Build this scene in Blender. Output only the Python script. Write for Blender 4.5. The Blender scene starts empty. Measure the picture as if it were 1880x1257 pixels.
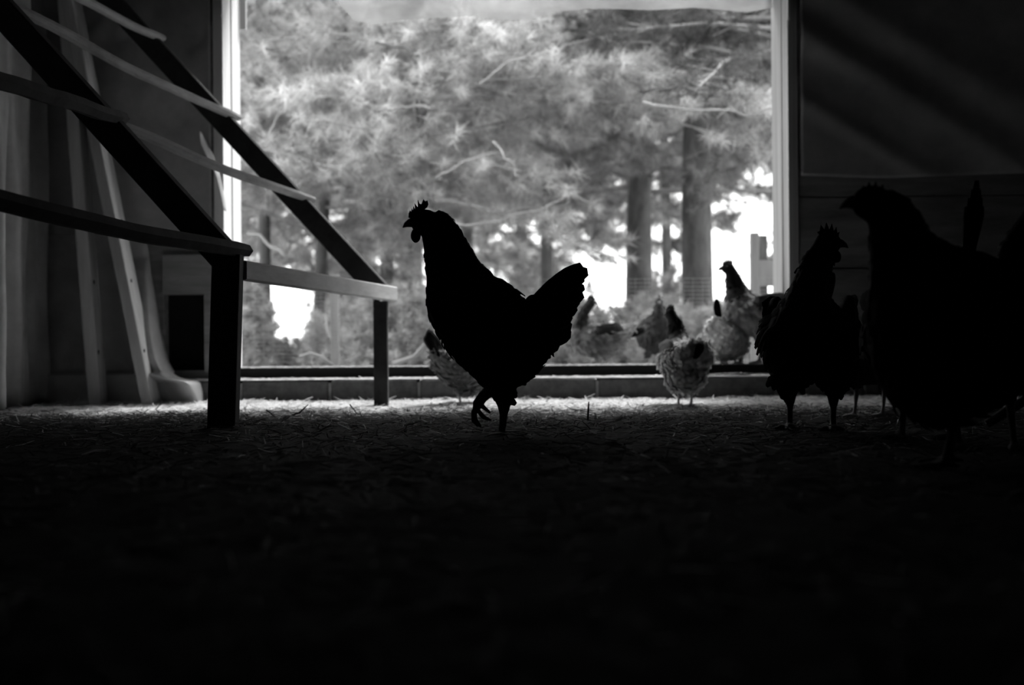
import bpy, math, random
import numpy as np
from mathutils import Vector, Matrix, noise

R = math.radians
rng = np.random.default_rng(7)
random.seed(7)
S = bpy.context.scene
COL = S.collection

# ------------------------------------------------------------------ camera, sky, exposure
F_PX, W, H = 2611.0, 1880, 1257           # focal length in pixels of the 1880 px frame
CAM_H, HOR, ROLL = 0.225, 642.0, 0.0078   # eye height, horizon row at the centre, roll
cam = bpy.data.cameras.new('camera')
cam.sensor_width = 36.0
cam.lens = 36.0 * F_PX / W
cam.shift_y = (HOR - H / 2) / W
cam.clip_start, cam.clip_end = 0.05, 300
cam.dof.use_dof = True
cam.dof.focus_distance = 3.80
cam.dof.aperture_fstop = 2.8
cam_o = bpy.data.objects.new('camera', cam)
COL.objects.link(cam_o)
ca, sa = math.cos(ROLL), math.sin(ROLL)
cam_o.matrix_world = Matrix(((ca, sa, 0, 0), (0, 0, -1, 0), (-sa, ca, 0, CAM_H), (0, 0, 0, 1)))
S.camera = cam_o

SKY = 3.2
world = bpy.data.worlds.new('overcast_sky')
S.world = world
world.use_nodes = True
bg = world.node_tree.nodes['Background']
bg.inputs[0].default_value = (1, 1, 1, 1)
bg.inputs[1].default_value = SKY
sun = bpy.data.lights.new('hazy_sun', 'SUN')
sun.energy = 7.5
sun.angle = R(16)
sun_o = bpy.data.objects.new('hazy_sun', sun)
sun_o.rotation_euler = (R(-35), R(20), 0)     # high over the wood, a little from the right
sun_o.location = (5, 14, 14)
COL.objects.link(sun_o)
vs = S.view_settings
vs.view_transform = 'Standard'
vs.look = 'None'
vs.exposure = 0.12
vs.gamma = 1.0
vs.use_curve_mapping = False
S.cycles.max_bounces = 8
S.cycles.diffuse_bounces = 5
S.cycles.transparent_max_bounces = 12
S.cycles.sample_clamp_indirect = 4.0


def P(px, py, d):
    """the point seen at photo pixel (px, py) at distance d: used to survey the place from the photo"""
    dx, dy = px - W / 2, HOR - py
    return Vector(((dx * ca + dy * sa) * d / F_PX, d, CAM_H + (-dx * sa + dy * ca) * d / F_PX))


def base_depth(px, py):
    return CAM_H * F_PX / (py - (HOR - (px - W / 2) * ROLL))


# ------------------------------------------------------------------ materials
def mat(name, col, rough=0.8, noise_amt=0.0, nscale=8.0, stretch=(1, 1, 1), transl=0.0, bump=0.0, attr=False, spec=0.2, clear=0.0):
    m = bpy.data.materials.new(name)
    m.use_nodes = True
    nt = m.node_tree
    N, L = nt.nodes, nt.links
    b = N['Principled BSDF']
    out = N['Material Output']
    b.inputs['Roughness'].default_value = rough
    b.inputs['Specular IOR Level'].default_value = spec
    b.inputs['Base Color'].default_value = (col, col, col, 1)
    src = None
    if noise_amt or bump:
        tc = N.new('ShaderNodeTexCoord')
        mp = N.new('ShaderNodeMapping')
        mp.inputs['Scale'].default_value = stretch
        L.new(tc.outputs['Object'], mp.inputs[0])
        nz = N.new('ShaderNodeTexNoise')
        nz.inputs['Scale'].default_value = nscale
        nz.inputs['Detail'].default_value = 6
        nz.inputs['Roughness'].default_value = 0.65
        L.new(mp.outputs[0], nz.inputs['Vector'])
    if noise_amt:
        mr = N.new('ShaderNodeMapRange')
        mr.inputs['From Min'].default_value = 0.3
        mr.inputs['From Max'].default_value = 0.7
        mr.inputs['To Min'].default_value = col * (1 - noise_amt)
        mr.inputs['To Max'].default_value = col * (1 + noise_amt)
        L.new(nz.outputs['Fac'], mr.inputs['Value'])
        src = mr.outputs[0]
    if attr:
        at = N.new('ShaderNodeAttribute')
        at.attribute_name = 'shade'
        if src is not None:
            mu = N.new('ShaderNodeMath')
            mu.operation = 'MULTIPLY'
            L.new(src, mu.inputs[0])
            L.new(at.outputs['Fac'], mu.inputs[1])
            src = mu.outputs[0]
        else:
            src = at.outputs['Fac']
    if src is not None:
        L.new(src, b.inputs['Base Color'])
    if bump:
        bp = N.new('ShaderNodeBump')
        bp.inputs['Strength'].default_value = bump
        bp.inputs['Distance'].default_value = 0.01
        L.new(nz.outputs['Fac'], bp.inputs['Height'])
        L.new(bp.outputs[0], b.inputs['Normal'])
    sh = b.outputs[0]
    if transl:
        t = N.new('ShaderNodeBsdfTranslucent')
        t.inputs[0].default_value = (col, col, col, 1)
        if src is not None:
            L.new(src, t.inputs[0])
        mx = N.new('ShaderNodeMixShader')
        mx.inputs[0].default_value = transl
        L.new(sh, mx.inputs[1])
        L.new(t.outputs[0], mx.inputs[2])
        sh = mx.outputs[0]
    if clear:
        t = N.new('ShaderNodeBsdfTransparent')
        mx = N.new('ShaderNodeMixShader')
        mx.inputs[0].default_value = clear
        L.new(sh, mx.inputs[1])
        L.new(t.outputs[0], mx.inputs[2])
        sh = mx.outputs[0]
    L.new(sh, out.inputs['Surface'])
    return m


M = dict(
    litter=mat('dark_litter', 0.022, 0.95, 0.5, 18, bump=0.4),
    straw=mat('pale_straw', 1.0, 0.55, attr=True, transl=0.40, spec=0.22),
    drift=mat('lit_strip_chaff', 0.42, 0.8, 0.45, 45, (1, 1, 1), bump=0.5),  # added layer, brightness of the lit floor strip put into its tone
    stalk=mat('pale_stalk', 0.6, 0.6),
    old_wood=mat('weathered_wood', 0.10, 0.8, 0.5, 10, (1, 1, 0.12), bump=0.3),
    dark_wood=mat('dark_wood', 0.018, 0.85, 0.5, 10, (0.12, 1, 1), bump=0.3),
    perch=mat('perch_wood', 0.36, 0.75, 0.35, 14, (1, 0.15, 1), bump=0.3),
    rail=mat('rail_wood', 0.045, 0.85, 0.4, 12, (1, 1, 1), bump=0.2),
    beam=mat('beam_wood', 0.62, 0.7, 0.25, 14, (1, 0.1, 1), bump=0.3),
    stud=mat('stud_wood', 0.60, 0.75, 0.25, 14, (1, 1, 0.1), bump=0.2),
    jamb=mat('pale_jamb_wood', 0.52, 0.7, 0.28, 16, (1, 1, 0.05), bump=0.2),
    jamb_white=mat('white_jamb_paint', 0.85, 0.6, 0.06, 16, (1, 1, 0.05)),
    knot=mat('wood_knot', 0.03, 0.8),
    block=mat('concrete_block', 0.12, 0.95, 0.3, 30, bump=0.4),
    mortar=mat('mortar', 0.45, 0.95, 0.3, 25, bump=0.3),
    tarp=mat('grey_tarp', 0.40, 0.6, 0.25, 5, spec=0.3),
    tarp_white=mat('white_plastic_sheet', 0.56, 0.5, 0.2, 6, transl=0.35, spec=0.3),
    curtain=mat('curtain_plastic', 0.62, 0.5, 0.2, 6, transl=0.35, spec=0.3),
    film=mat('clouded_film', 0.42, 0.45, 0.25, 3, (1, 1, 2.5), transl=0.45, spec=0.3, clear=0.25),
    board=mat('grey_boards', 0.24, 0.9, 0.45, 9, (0.25, 1, 1.5), bump=0.35),
    black=mat('hatch_shade', 0.012, 0.9, 0.3, 8),  # shade of the open hatch put into a near-black colour
    roof=mat('roof_boards', 0.05, 0.9, 0.3, 6),
    plumage=mat('plumage', 1.0, 0.75, 0.25, 40, attr=True, spec=0.08),
    feather=mat('feather', 1.0, 0.75, attr=True, transl=0.35, spec=0.08),
    comb=mat('comb_skin', 0.03, 0.85, 0.2, 60, spec=0.04),
    beak=mat('beak_horn', 0.10, 0.4),
    eye=mat('eye_gloss', 0.02, 0.1, spec=0.5),
    leg=mat('leg_scales', 0.45, 0.55, 0.15, 120),
    leg_dark=mat('leg_scales_dark', 0.05, 0.6, 0.15, 120),
    bark=mat('pine_bark', 0.13, 0.95, 0.5, 14, (1, 1, 0.3), bump=0.6),
    twig=mat('bare_twig', 0.36, 0.9, 0.25, 14),
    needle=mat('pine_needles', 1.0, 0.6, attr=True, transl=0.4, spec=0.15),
    leaf=mat('shrub_leaves', 1.0, 0.6, attr=True, transl=0.3, spec=0.15),
    ground=mat('needle_ground', 0.30, 0.95, 0.4, 4, bump=0.4),
    wire=mat('galvanised_wire', 0.40, 0.5),
    fpost=mat('fence_post_wood', 0.30, 0.9, 0.3, 10, (1, 1, 0.15), bump=0.3),
)


# ------------------------------------------------------------------ mesh helpers
class MB:
    def __init__(self):
        self.v, self.f, self.s = [], [], []

    def add(self, vs_, fs_, shade=None):
        o = len(self.v)
        self.v += [tuple(p) for p in vs_]
        self.f += [tuple(i + o for i in f) for f in fs_]
        if shade is not None:
            self.s += list(shade) if hasattr(shade, '__len__') else [shade] * len(vs_)
        return self

    def box(self, lo, hi, j=0.0):
        (x0, y0, z0), (x1, y1, z1) = lo, hi
        v = [(x0, y0, z0), (x1, y0, z0), (x1, y1, z0), (x0, y1, z0), (x0, y0, z1), (x1, y0, z1), (x1, y1, z1), (x0, y1, z1)]
        return self.add(v, [(3, 2, 1, 0), (4, 5, 6, 7), (0, 1, 5, 4), (1, 2, 6, 5), (2, 3, 7, 6), (3, 0, 4, 7)])

    def bar(self, a, b, w, h, up=(0, 0, 1), ch=0.0):
        """a straight timber from a to b; w across, h along 'up'; ch = chamfer of the long edges"""
        a, b = Vector(a), Vector(b)
        t = (b - a).normalized()
        s = t.cross(Vector(up)).normalized()
        u = s.cross(t).normalized()
        w2, h2 = w / 2, h / 2
        if ch:
            pr = [(-w2 + ch, -h2), (w2 - ch, -h2), (w2, -h2 + ch), (w2, h2 - ch), (w2 - ch, h2), (-w2 + ch, h2), (-w2, h2 - ch), (-w2, -h2 + ch)]
        else:
            pr = [(-w2, -h2), (w2, -h2), (w2, h2), (-w2, h2)]
        n = len(pr)
        v = [a + s * p + u * q for p, q in pr] + [b + s * p + u * q for p, q in pr]
        f = [(i, (i + 1) % n, n + (i + 1) % n, n + i) for i in range(n)] + [tuple(range(n))[::-1], tuple(range(n, 2 * n))]
        return self.add(v, f)

    def tube(self, pts, rad, n=8, squash=1.0, shade=None):
        pts = [Vector(p) for p in pts]
        k = len(pts)
        if not hasattr(rad, '__len__'):
            rad = [rad] * k
        v, f = [], []
        ref = Vector((0.13, 0.31, 0.94)).normalized()
        for i, p in enumerate(pts):
            t = (pts[min(i + 1, k - 1)] - pts[max(i - 1, 0)]).normalized()
            if abs(t.dot(ref)) > 0.96:
                r2 = Vector((1, 0, 0))
            else:
                r2 = ref
            s = t.cross(r2).normalized()
            u = s.cross(t)
            for q in range(n):
                a = 2 * math.pi * q / n
                v.append(p + s * math.cos(a) * rad[i] + u * math.sin(a) * rad[i] * squash)
        for i in range(k - 1):
            for q in range(n):
                f.append((i * n + q, i * n + (q + 1) % n, (i + 1) * n + (q + 1) % n, (i + 1) * n + q))
        f.append(tuple(range(n))[::-1])
        f.append(tuple(range((k - 1) * n, k * n)))
        return self.add(v, f, shade)

    def ellipsoid(self, c, r, axes=None, nu=16, nv=10, shade=None):
        c = Vector(c)
        A = axes or Matrix.Identity(3)
        v = [c + A @ Vector((0, 0, -r[2]))]
        for i in range(1, nv):
            th = math.pi * i / nv - math.pi / 2
            for j in range(nu):
                ph = 2 * math.pi * j / nu
                v.append(c + A @ Vector((r[0] * math.cos(th) * math.cos(ph), r[1] * math.cos(th) * math.sin(ph), r[2] * math.sin(th))))
        v.append(c + A @ Vector((0, 0, r[2])))
        f = [(0, 1 + (j + 1) % nu, 1 + j) for j in range(nu)]
        for i in range(nv - 2):
            for j in range(nu):
                a = 1 + i * nu
                f.append((a + j, a + (j + 1) % nu, a + nu + (j + 1) % nu, a + nu + j))
        top = len(v) - 1
        a = 1 + (nv - 2) * nu
        f += [(a + j, a + (j + 1) % nu, top) for j in range(nu)]
        return self.add(v, f, shade)

    def build(self, name, m, parent=None, smooth=False):
        me = bpy.data.meshes.new(name)
        me.from_pydata([tuple(p) for p in self.v], [], self.f)
        me.update()
        if self.s and len(self.s) == len(self.v):
            at = me.attributes.new('shade', 'FLOAT', 'POINT')
            at.data.foreach_set('value', np.array(self.s, dtype=np.float32))
        return link(name, me, m, parent, smooth)


def link(name, me, m, parent=None, smooth=False):
    if m is not None:
        me.materials.append(M[m] if isinstance(m, str) else m)
    if smooth:
        me.polygons.foreach_set('use_smooth', np.ones(len(me.polygons), dtype=bool))
    o = bpy.data.objects.new(name, me)
    COL.objects.link(o)
    if parent is not None:
        o.parent = parent
    return o


def tri_mesh(name, V, shade, m, parent=None):
    """V: (n,3,3) triangles -> one mesh, fast"""
    n = len(V)
    me = bpy.data.meshes.new(name)
    me.vertices.add(n * 3)
    me.vertices.foreach_set('co', V.reshape(-1).astype(np.float32))
    me.loops.add(n * 3)
    me.loops.foreach_set('vertex_index', np.arange(n * 3, dtype=np.int32))
    me.polygons.add(n)
    me.polygons.foreach_set('loop_start', np.arange(0, n * 3, 3, dtype=np.int32))
    me.polygons.foreach_set('loop_total', np.full(n, 3, dtype=np.int32))
    me.update(calc_edges=True)
    at = me.attributes.new('shade', 'FLOAT', 'POINT')
    at.data.foreach_set('value', np.repeat(shade, 3).astype(np.float32))
    return link(name, me, m, parent)


def empty(name, loc=(0, 0, 0), rz=0.0):
    o = bpy.data.objects.new(name, None)
    o.empty_display_size = 0.05
    o.location = loc
    o.rotation_euler = (0, 0, rz)
    COL.objects.link(o)
    return o


def tag(o, label=None, cat=None, group=None, kind=None):
    if label:
        o['label'] = label
    if cat:
        o['category'] = cat
    if group:
        o['group'] = group
    if kind:
        o['kind'] = kind
    return o


def grid(name, fn, nu, nv, m, parent=None, thick=0.0):
    v = [fn(i / nu, j / nv) for j in range(nv + 1) for i in range(nu + 1)]
    f = [(j * (nu + 1) + i, j * (nu + 1) + i + 1, (j + 1) * (nu + 1) + i + 1, (j + 1) * (nu + 1) + i) for j in range(nv) for i in range(nu)]
    o = MB().add(v, f).build(name, m, parent, True)
    if thick:
        sm = o.modifiers.new('thickness', 'SOLIDIFY')
        sm.thickness = thick
        sm.offset = 0
    return o


def nz(x, y, z=0.0, s=1.0):
    return noise.noise(Vector((x * s, y * s, z * s)))


# ------------------------------------------------------------------ the shed
Y_BLOCK, Y_WALL, Y_OUT = 5.88, 5.98, 6.34
XL, XR = -1.207, 1.168            # clear opening
X_LEFT, X_RIGHT, Y_REAR, Z_CEIL = -2.02, 2.75, -2.6, 2.25
Z_BLOCK, Z_SILL, Z_HEAD = 0.110, 0.156, 1.98


def floor_z(x, y):
    return 0.010 * nz(x, y, 3.1, 2.3) + 0.006 * nz(x, y, 9.7, 9.0)


def floor_fn(u, v):
    x = X_LEFT + (X_RIGHT - X_LEFT) * u
    y = Y_REAR + (Y_BLOCK + 0.02 - Y_REAR) * v
    return (x, y, floor_z(x, y))


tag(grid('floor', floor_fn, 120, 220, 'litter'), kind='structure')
tag(MB().box((X_LEFT - 0.1, Y_REAR - 0.1, Z_CEIL), (X_RIGHT + 0.1, 6.55, Z_CEIL + 0.08)).build('ceiling', 'roof'), kind='structure')
tag(MB().box((X_LEFT - 0.1, Y_REAR - 0.1, -0.1), (X_LEFT, 6.2, Z_CEIL)).build('wall_left', 'board'), kind='structure')
tag(MB().box((X_RIGHT, Y_REAR - 0.1, -0.1), (X_RIGHT + 0.1, 6.2, Z_CEIL)).build('wall_right', 'board'), kind='structure')
tag(MB().box((X_LEFT, Y_REAR - 0.1, -0.1), (X_RIGHT, Y_REAR, Z_CEIL)).build('wall_rear', 'board'), kind='structure')

# the wall with the big opening: a core, boards to the right, panels to the left, blocks at the foot
hx0, hx1 = P(300, 600, Y_WALL).x, P(376, 600, Y_WALL).x       # small hatch
hz0, hz1 = P(335, 680, Y_WALL).z, P(335, 540, Y_WALL).z
wb = MB()
wb.box((XR + 0.04, Y_WALL + 0.03, Z_BLOCK), (X_RIGHT, 6.10, Z_CEIL))
wb.box((X_LEFT, Y_WALL + 0.01, Z_BLOCK), (hx0, 6.10, Z_CEIL))
wb.box((hx0, Y_WALL + 0.01, hz1), (XL - 0.04, 6.10, Z_CEIL))
wb.box((hx0, Y_WALL + 0.01, Z_BLOCK), (XL - 0.04, 6.10, hz0))
wb.box((hx1, Y_WALL + 0.01, hz0), (XL - 0.04, 6.10, hz1))
wb.box((XL - 0.04, Y_WALL, Z_HEAD + 0.04), (XR + 0.04, 6.10, Z_CEIL))
wall_back = tag(wb.build('wall_back', 'board'), kind='structure')

# concrete blocks of the footing: each its own piece, mortar set back between them
pitch = 164.0 * Y_BLOCK / F_PX
x_first = P(605, 720, Y_BLOCK).x
j0 = int(math.floor((X_LEFT - x_first) / pitch))
jx = [x_first + pitch * k for k in range(j0, j0 + 16)]
for k in range(len(jx) - 1):
    a, b = max(jx[k], X_LEFT) + 0.006, min(jx[k + 1], X_RIGHT) - 0.006
    if b - a < 0.04:
        continue
    bm = MB()
    e = 0.006
    dz = 0.004 * nz(k * 3.1, 1.7)
    y0, y1, z0, z1 = Y_BLOCK + 0.004 * nz(k, 5.5), 6.09, -0.05, Z_BLOCK - 0.006 + dz
    v = [(a, y0 + e, z0), (b, y0 + e, z0), (b, y1, z0), (a, y1, z0),
         (a + e, y0, z0), (b - e, y0, z0), (b - e, y0, z1 - e), (a + e, y0, z1 - e),
         (a, y0 + e, z1 - e), (b, y0 + e, z1 - e), (a + e, y0 + e, z1), (b - e, y0 + e, z1), (b - e, y1, z1), (a + e, y1, z1), (a, y1, z1 - e), (b, y1, z1 - e)]
    f = [(4, 5, 6, 7), (0, 4, 7, 8), (5, 1, 9, 6), (7, 6, 11, 10), (10, 11, 12, 13), (8, 7, 10), (6, 9, 11), (8, 10, 13, 14), (9, 15, 12, 11), (0, 8, 14, 3), (1, 2, 15, 9), (2, 3, 14, 13, 12, 15)]
    bm.add(v, f).build('block', 'block', wall_back)
mo = MB()
mo.box((X_LEFT, Y_BLOCK + 0.014, -0.05), (X_RIGHT, 6.08, Z_BLOCK - 0.016))
mo.build('mortar_bed', 'mortar', wall_back)
# lumpy pale mortar and chaff on the ledge of the blocks
def ledge_fn(u, v):
    x = X_LEFT + (X_RIGHT - X_LEFT) * u
    y = Y_BLOCK + 0.006 + 0.125 * v
    b = 0.004 + 0.006 * max(0, nz(x, 4.2, 0, 6) + 0.3) + 0.003 * nz(x, y, 2, 30)
    return (x, y, Z_BLOCK - 0.010 + (b * min(1, 4 * v + 0.2) if v < 1 else 0) + 0.006)
grid('mortar_ledge', ledge_fn, 400, 4, 'mortar', wall_back)

# boards of the wall right of the opening
for z0, z1 in ((0.114, 0.374), (0.380, 0.553), (0.562, 0.854), (0.860, 0.969), (0.976, 1.366), (1.371, 1.80), (1.805, 2.245)):
    bm = MB()
    n = 14
    v, f = [], []
    for k in range(n + 1):
        x = XR + 0.045 + (X_RIGHT - XR - 0.045) * k / n
        w0, w1 = 0.004 * nz(x, z0, 7, 3), 0.004 * nz(x, z1, 1, 3)
        yo = Y_WALL + 0.006 * nz(x, z0, 5, 2)
        v += [(x, yo, z0 + w0), (x, yo, z1 + w1), (x, 6.02, z1 + w1), (x, 6.02, z0 + w0)]
    for k in range(n):
        for q in range(4):
            f.append((4 * k + q, 4 * k + (q + 1) % 4, 4 * k + 4 + (q + 1) % 4, 4 * k + 4 + q))
    f += [(3, 2, 1, 0), (4 * n, 4 * n + 1, 4 * n + 2, 4 * n + 3)]
    bm.add(v, f).build('board', 'board', wall_back)
# hatch in the wall: frame boards and a near-black panel standing in for the hole's shade
MB().box((hx1, Y_WALL - 0.012, hz0 - 0.02), (P(393, 600, Y_WALL).x, Y_WALL + 0.02, hz1 + 0.005)).build('hatch_frame', 'board', wall_back)
MB().box((hx0, Y_WALL - 0.010, hz1), (P(393, 600, Y_WALL).x, Y_WALL + 0.02, hz1 + 0.165)).build('hatch_lintel', 'board', wall_back)
sh = MB().box((hx0, 6.075, hz0), (hx1, 6.095, hz1)).build('hatch_shade_panel', 'black', wall_back)

# the opening: jamb planks, sill, header
win = tag(empty('window_1', (0, Y_WALL, Z_SILL)), kind='structure')
def wbox(name, lo, hi, m):
    lo = (lo[0], lo[1] - Y_WALL, lo[2] - Z_SILL)
    hi = (hi[0], hi[1] - Y_WALL, hi[2] - Z_SILL)
    return MB().box(lo, hi).build(name, m, win)
zb = Z_BLOCK + 0.002
wbox('jamb', (XL - 0.040, Y_WALL - 0.004, zb), (XL, 6.145, Z_HEAD), 'jamb_white')
wbox('jamb', (XL - 0.040, 6.158, zb), (XL + 0.004, Y_OUT, Z_HEAD), 'jamb_white')
wbox('jamb', (XL - 0.055, 6.130, zb), (XL - 0.008, 6.170, Z_HEAD), 'knot')
wbox('jamb', (XR, Y_WALL - 0.004, zb), (XR + 0.040, 6.10, Z_HEAD), 'jamb')
wbox('jamb', (XR - 0.002, 6.112, zb), (XR + 0.040, Y_OUT, Z_HEAD), 'jamb')
wbox('jamb', (XR + 0.010, 6.09, zb), (XR + 0.055, 6.13, Z_HEAD), 'knot')
# edge strips: thin battens nailed to the inner edges and outside the left jamb
wbox('batten', (XL + 0.002, 6.345, P(447, 55, 6.36).z), (XL + 0.030, 6.375, Z_HEAD), 'jamb')
wbox('batten', (XR + 0.000, Y_WALL - 0.014, P(1447, 36, 5.97).z), (XR + 0.010, Y_WALL - 0.004, Z_HEAD), 'jamb_white')
wbox('batten', (XL - 0.010, Y_WALL - 0.014, P(415, 28, 5.97).z), (XL + 0.002, Y_WALL - 0.004, Z_HEAD), 'jamb_white')
wbox('sill', (XL, 6.00, Z_BLOCK + 0.002), (XR, 6.33, Z_SILL), 'dark_wood')
wbox('header', (XL - 0.04, Y_WALL, Z_HEAD), (XR + 0.04, Y_OUT, Z_HEAD + 0.10), 'dark_wood')

# ------------------------------------------------------------------ plastic and tarps
def lin(z, pts):
    return float(np.interp(z, [p[0] for p in pts], [p[1] for p in pts]))


def upper_tarp(u, v):
    z0 = P(250, 436, 5.95).z
    z = z0 + (2.22 - z0) * v
    x = X_LEFT + 0.02 + (XL - 0.046 - X_LEFT - 0.02) * u
    r = 0.018 * nz(x, z, 1.3, 3.2) + 0.010 * abs(nz(x + z * 0.7, z - x, 4.4, 7))
    return (x, Y_WALL - 0.022 - max(0, r + 0.01), z)
tag(grid('tarp', upper_tarp, 70, 90, 'tarp', None, 0.002), 'dark wrinkled tarp on the wall between the curtained corner and the bright left jamb', 'tarp')

edge = [(745, 384), (722, 378), (700, 371), (697, 352), (692, 332), (682, 318), (665, 308), (640, 300), (600, 291), (545, 282), (500, 274), (440, 266)]
edge_z = sorted((P(x, y, 5.86).z, P(x, y, 5.86).x) for y, x in edge)


def lower_sheet(u, v):
    z1 = P(250, 430, 5.95).z
    z = 0.012 + (z1 - 0.012) * v
    xr_ = lin(z, edge_z)
    x = X_LEFT + 0.02 + (xr_ - X_LEFT - 0.02) * u
    r = 0.020 * nz(x, z, 8.3, 4) + 0.012 * abs(nz(x * 1.0 + z, z - x, 2.2, 8))
    y = Y_WALL - 0.030 - max(0, r + 0.01)
    if z < Z_BLOCK + 0.03:
        y = min(y, Y_BLOCK - 0.012 + 0.3 * r)
    # the free edge stands off the wall and rolls back, its rolled lip facing the opening
    lip = max(0.0, min(1.0, (0.62 - z) / 0.40)) * (0.45 + 0.55 * min(1.0, z / 0.10))
    k = max(0.0, (x - (xr_ - 0.20)) / 0.20)
    kk = min(1.0, k / 0.8)
    b = lip * 0.15 * kk * kk * (3 - 2 * kk)
    if k > 0.85:
        q = (k - 0.85) / 0.15
        b *= 1 - q ** 1.3
        x = xr_ - 0.03 * (1 - 0.6 * q)
    y -= b
    return (x, y, z)
tag(grid('plastic_sheet', lower_sheet, 110, 90, 'tarp_white', None, 0.0015), 'pale plastic sheet with curled bright edge beside the black hatch', 'sheet')


def curtain(u, v):
    y = 3.4 + (5.94 - 3.4) * u
    z = 0.015 + 2.2 * v
    d = 0.030 * math.sin(y * 27 + 0.6 * math.sin(3 * z)) + 0.016 * math.sin(y * 61 + z) + 0.012 * nz(y, z, 3.3, 3)
    return (X_LEFT + 0.065 + d, y, z)
tag(grid('curtain', curtain, 150, 40, 'curtain', None, 0.002), 'pale plastic curtain hanging in vertical folds on the left wall', 'curtain')

# loose torn flap that stands out next to the left jamb
def flap(u, v):
    py = 240 + (385 - 240) * v
    cx = np.interp(py, [240, 262, 290, 320, 350, 385], [366, 371, 385, 398, 404, 410])
    wd = np.interp(py, [240, 262, 285, 310, 335, 385], [1, 11, 13, 6, 4, 1.5])
    p = P(cx + (u - 0.5) * wd, py, 5.90)
    return (p.x, 5.905 + 0.04 * u + 0.008 * math.sin(v * 9), p.z)
tag(grid('torn_flap', flap, 4, 24, 'tarp_white', None, 0.0015), 'small bright torn flap of plastic beside the left jamb', 'flap')


def right_tarp(u, v):
    z0, z1 = P(1600, 318, 5.95).z, 2.22
    x = XR + 0.05 + (X_RIGHT - XR - 0.07) * u
    zlow = z0 + 0.05 * nz(x, 1.1, 0, 1.5)
    z = zlow + (z1 - zlow) * v
    s = (z - 1.55) + 0.62 * (x - 1.25)          # runs along the diagonal folds
    d = 0.65 * (0.035 * math.exp(-((s + 0.02) / 0.07) ** 2) + 0.028 * math.exp(-((s - 0.22) / 0.08) ** 2) + 0.02 * math.exp(-((s + 0.30) / 0.05) ** 2))
    d += 0.006 * nz(x, z, 3.3, 5)
    return (x, Y_WALL - 0.020 - d, z)
tag(grid('tarp', right_tarp, 110, 80, 'tarp', None, 0.002), 'dark tarp with diagonal folds on the wall right of the opening', 'tarp')


# clouded film hanging from the header, ragged lower edge
film_px = [(560, -60), (600, -20), (625, 8), (650, 38), (690, 45), (730, 37), (770, 33), (830, 29), (878, 26), (884, 40), (890, 31), (930, 36), (975, 38), (1020, 24), (1080, 17), (1140, 15), (1200, 16), (1270, 15), (1330, 21), (1372, 24), (1418, 14)]
def film(u, v):
    px = 560 + (1419 - 560) * u
    py = np.interp(px, [p[0] for p in film_px], [p[1] for p in film_px])
    b = P(px, py, 6.28)
    zt = Z_HEAD - 0.002
    z = b.z + (zt - b.z) * v
    y = 6.285 + 0.02 * math.sin(u * 17 + z * 5) + 0.03 * nz(b.x, z, 1.1, 3)
    return (b.x, y, z)
tag(grid('film_flap', film, 170, 12, 'film'), 'clouded plastic film hanging along the top of the opening', 'film')

# ------------------------------------------------------------------ roost rack
roost = tag(empty('roost_rack', (-0.84, 4.2, 0)), 'slatted wooden roost rack with sloping black rails and two posts', 'roost')
RL = Vector((-0.84, 4.2, 0))
bdir = Vector((0.226, 0.974, 0))
ddir = Vector((-0.974, 0.226, 0))


def rbar(name, a, b, w, h, m, up=(0, 0, 1), ch=0.004):
    return MB().bar(Vector(a) - RL, Vector(b) - RL, w, h, up, ch).build(name, m, roost)


def perch(a, b, r, seed, sq=0.85, n=8, sag=0.0, m='perch'):
    a, b = Vector(a) - RL, Vector(b) - RL
    pts, rad = [], []
    k = 14
    for i in range(k + 1):
        t = i / k
        p = a.lerp(b, t)
        p += Vector((0.006 * nz(t * 3, seed), 0, 0.010 * nz(t * 3, seed + 9) - sag * math.sin(math.pi * t)))
        pts.append(p)
        rad.append(r * (1 + 0.08 * nz(t * 9, seed + 3)))
    rad[0] *= 0.8
    rad[-1] *= 0.8
    return MB().tube(pts, rad, n, sq).build('perch', m, roost)


mb_ = P(418, 700, 4.2)
# posts
MB().bar(Vector((P(409, 780, 4.2).x, 4.2, -0.02)) - RL, Vector((P(419, 490, 4.2).x, 4.2, 0.512)) - RL, 0.082, 0.07, (0, 1, 0), 0.003).build('post', 'rail', roost)
fp = Vector((P(700, 700, 5.6).x, 5.60, 0))
MB().bar(Vector((fp.x, fp.y, -0.02)) - RL, Vector((fp.x, fp.y, P(700, 553, 5.6).z)) - RL, 0.055, 0.055, (0, 1, 0), 0.003).build('post', 'rail', roost)
# rails
sl = 1.055
m0, f0 = Vector((-0.84, 4.2, 0.500)), Vector((-0.515, 5.60, 0.455))
def on_rail(o, t, dz=0.0):
    return o + ddir * t + Vector((0, 0, sl * t + dz))
rup = Vector((0, 0, 1))
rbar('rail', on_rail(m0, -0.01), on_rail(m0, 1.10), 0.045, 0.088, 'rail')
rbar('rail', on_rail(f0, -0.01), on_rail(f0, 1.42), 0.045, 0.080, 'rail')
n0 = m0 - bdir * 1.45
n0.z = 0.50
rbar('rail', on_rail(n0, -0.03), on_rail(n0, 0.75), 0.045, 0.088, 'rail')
rbar('post', Vector((n0.x, n0.y, -0.02)), Vector((n0.x, n0.y, 0.50)), 0.08, 0.07, 'rail', (0, 1, 0))
# front beam between the two visible posts, its lit side to the room
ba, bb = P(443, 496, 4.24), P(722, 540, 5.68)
rbar('beam', ba, bb, 0.035, 0.058, 'beam')
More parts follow.
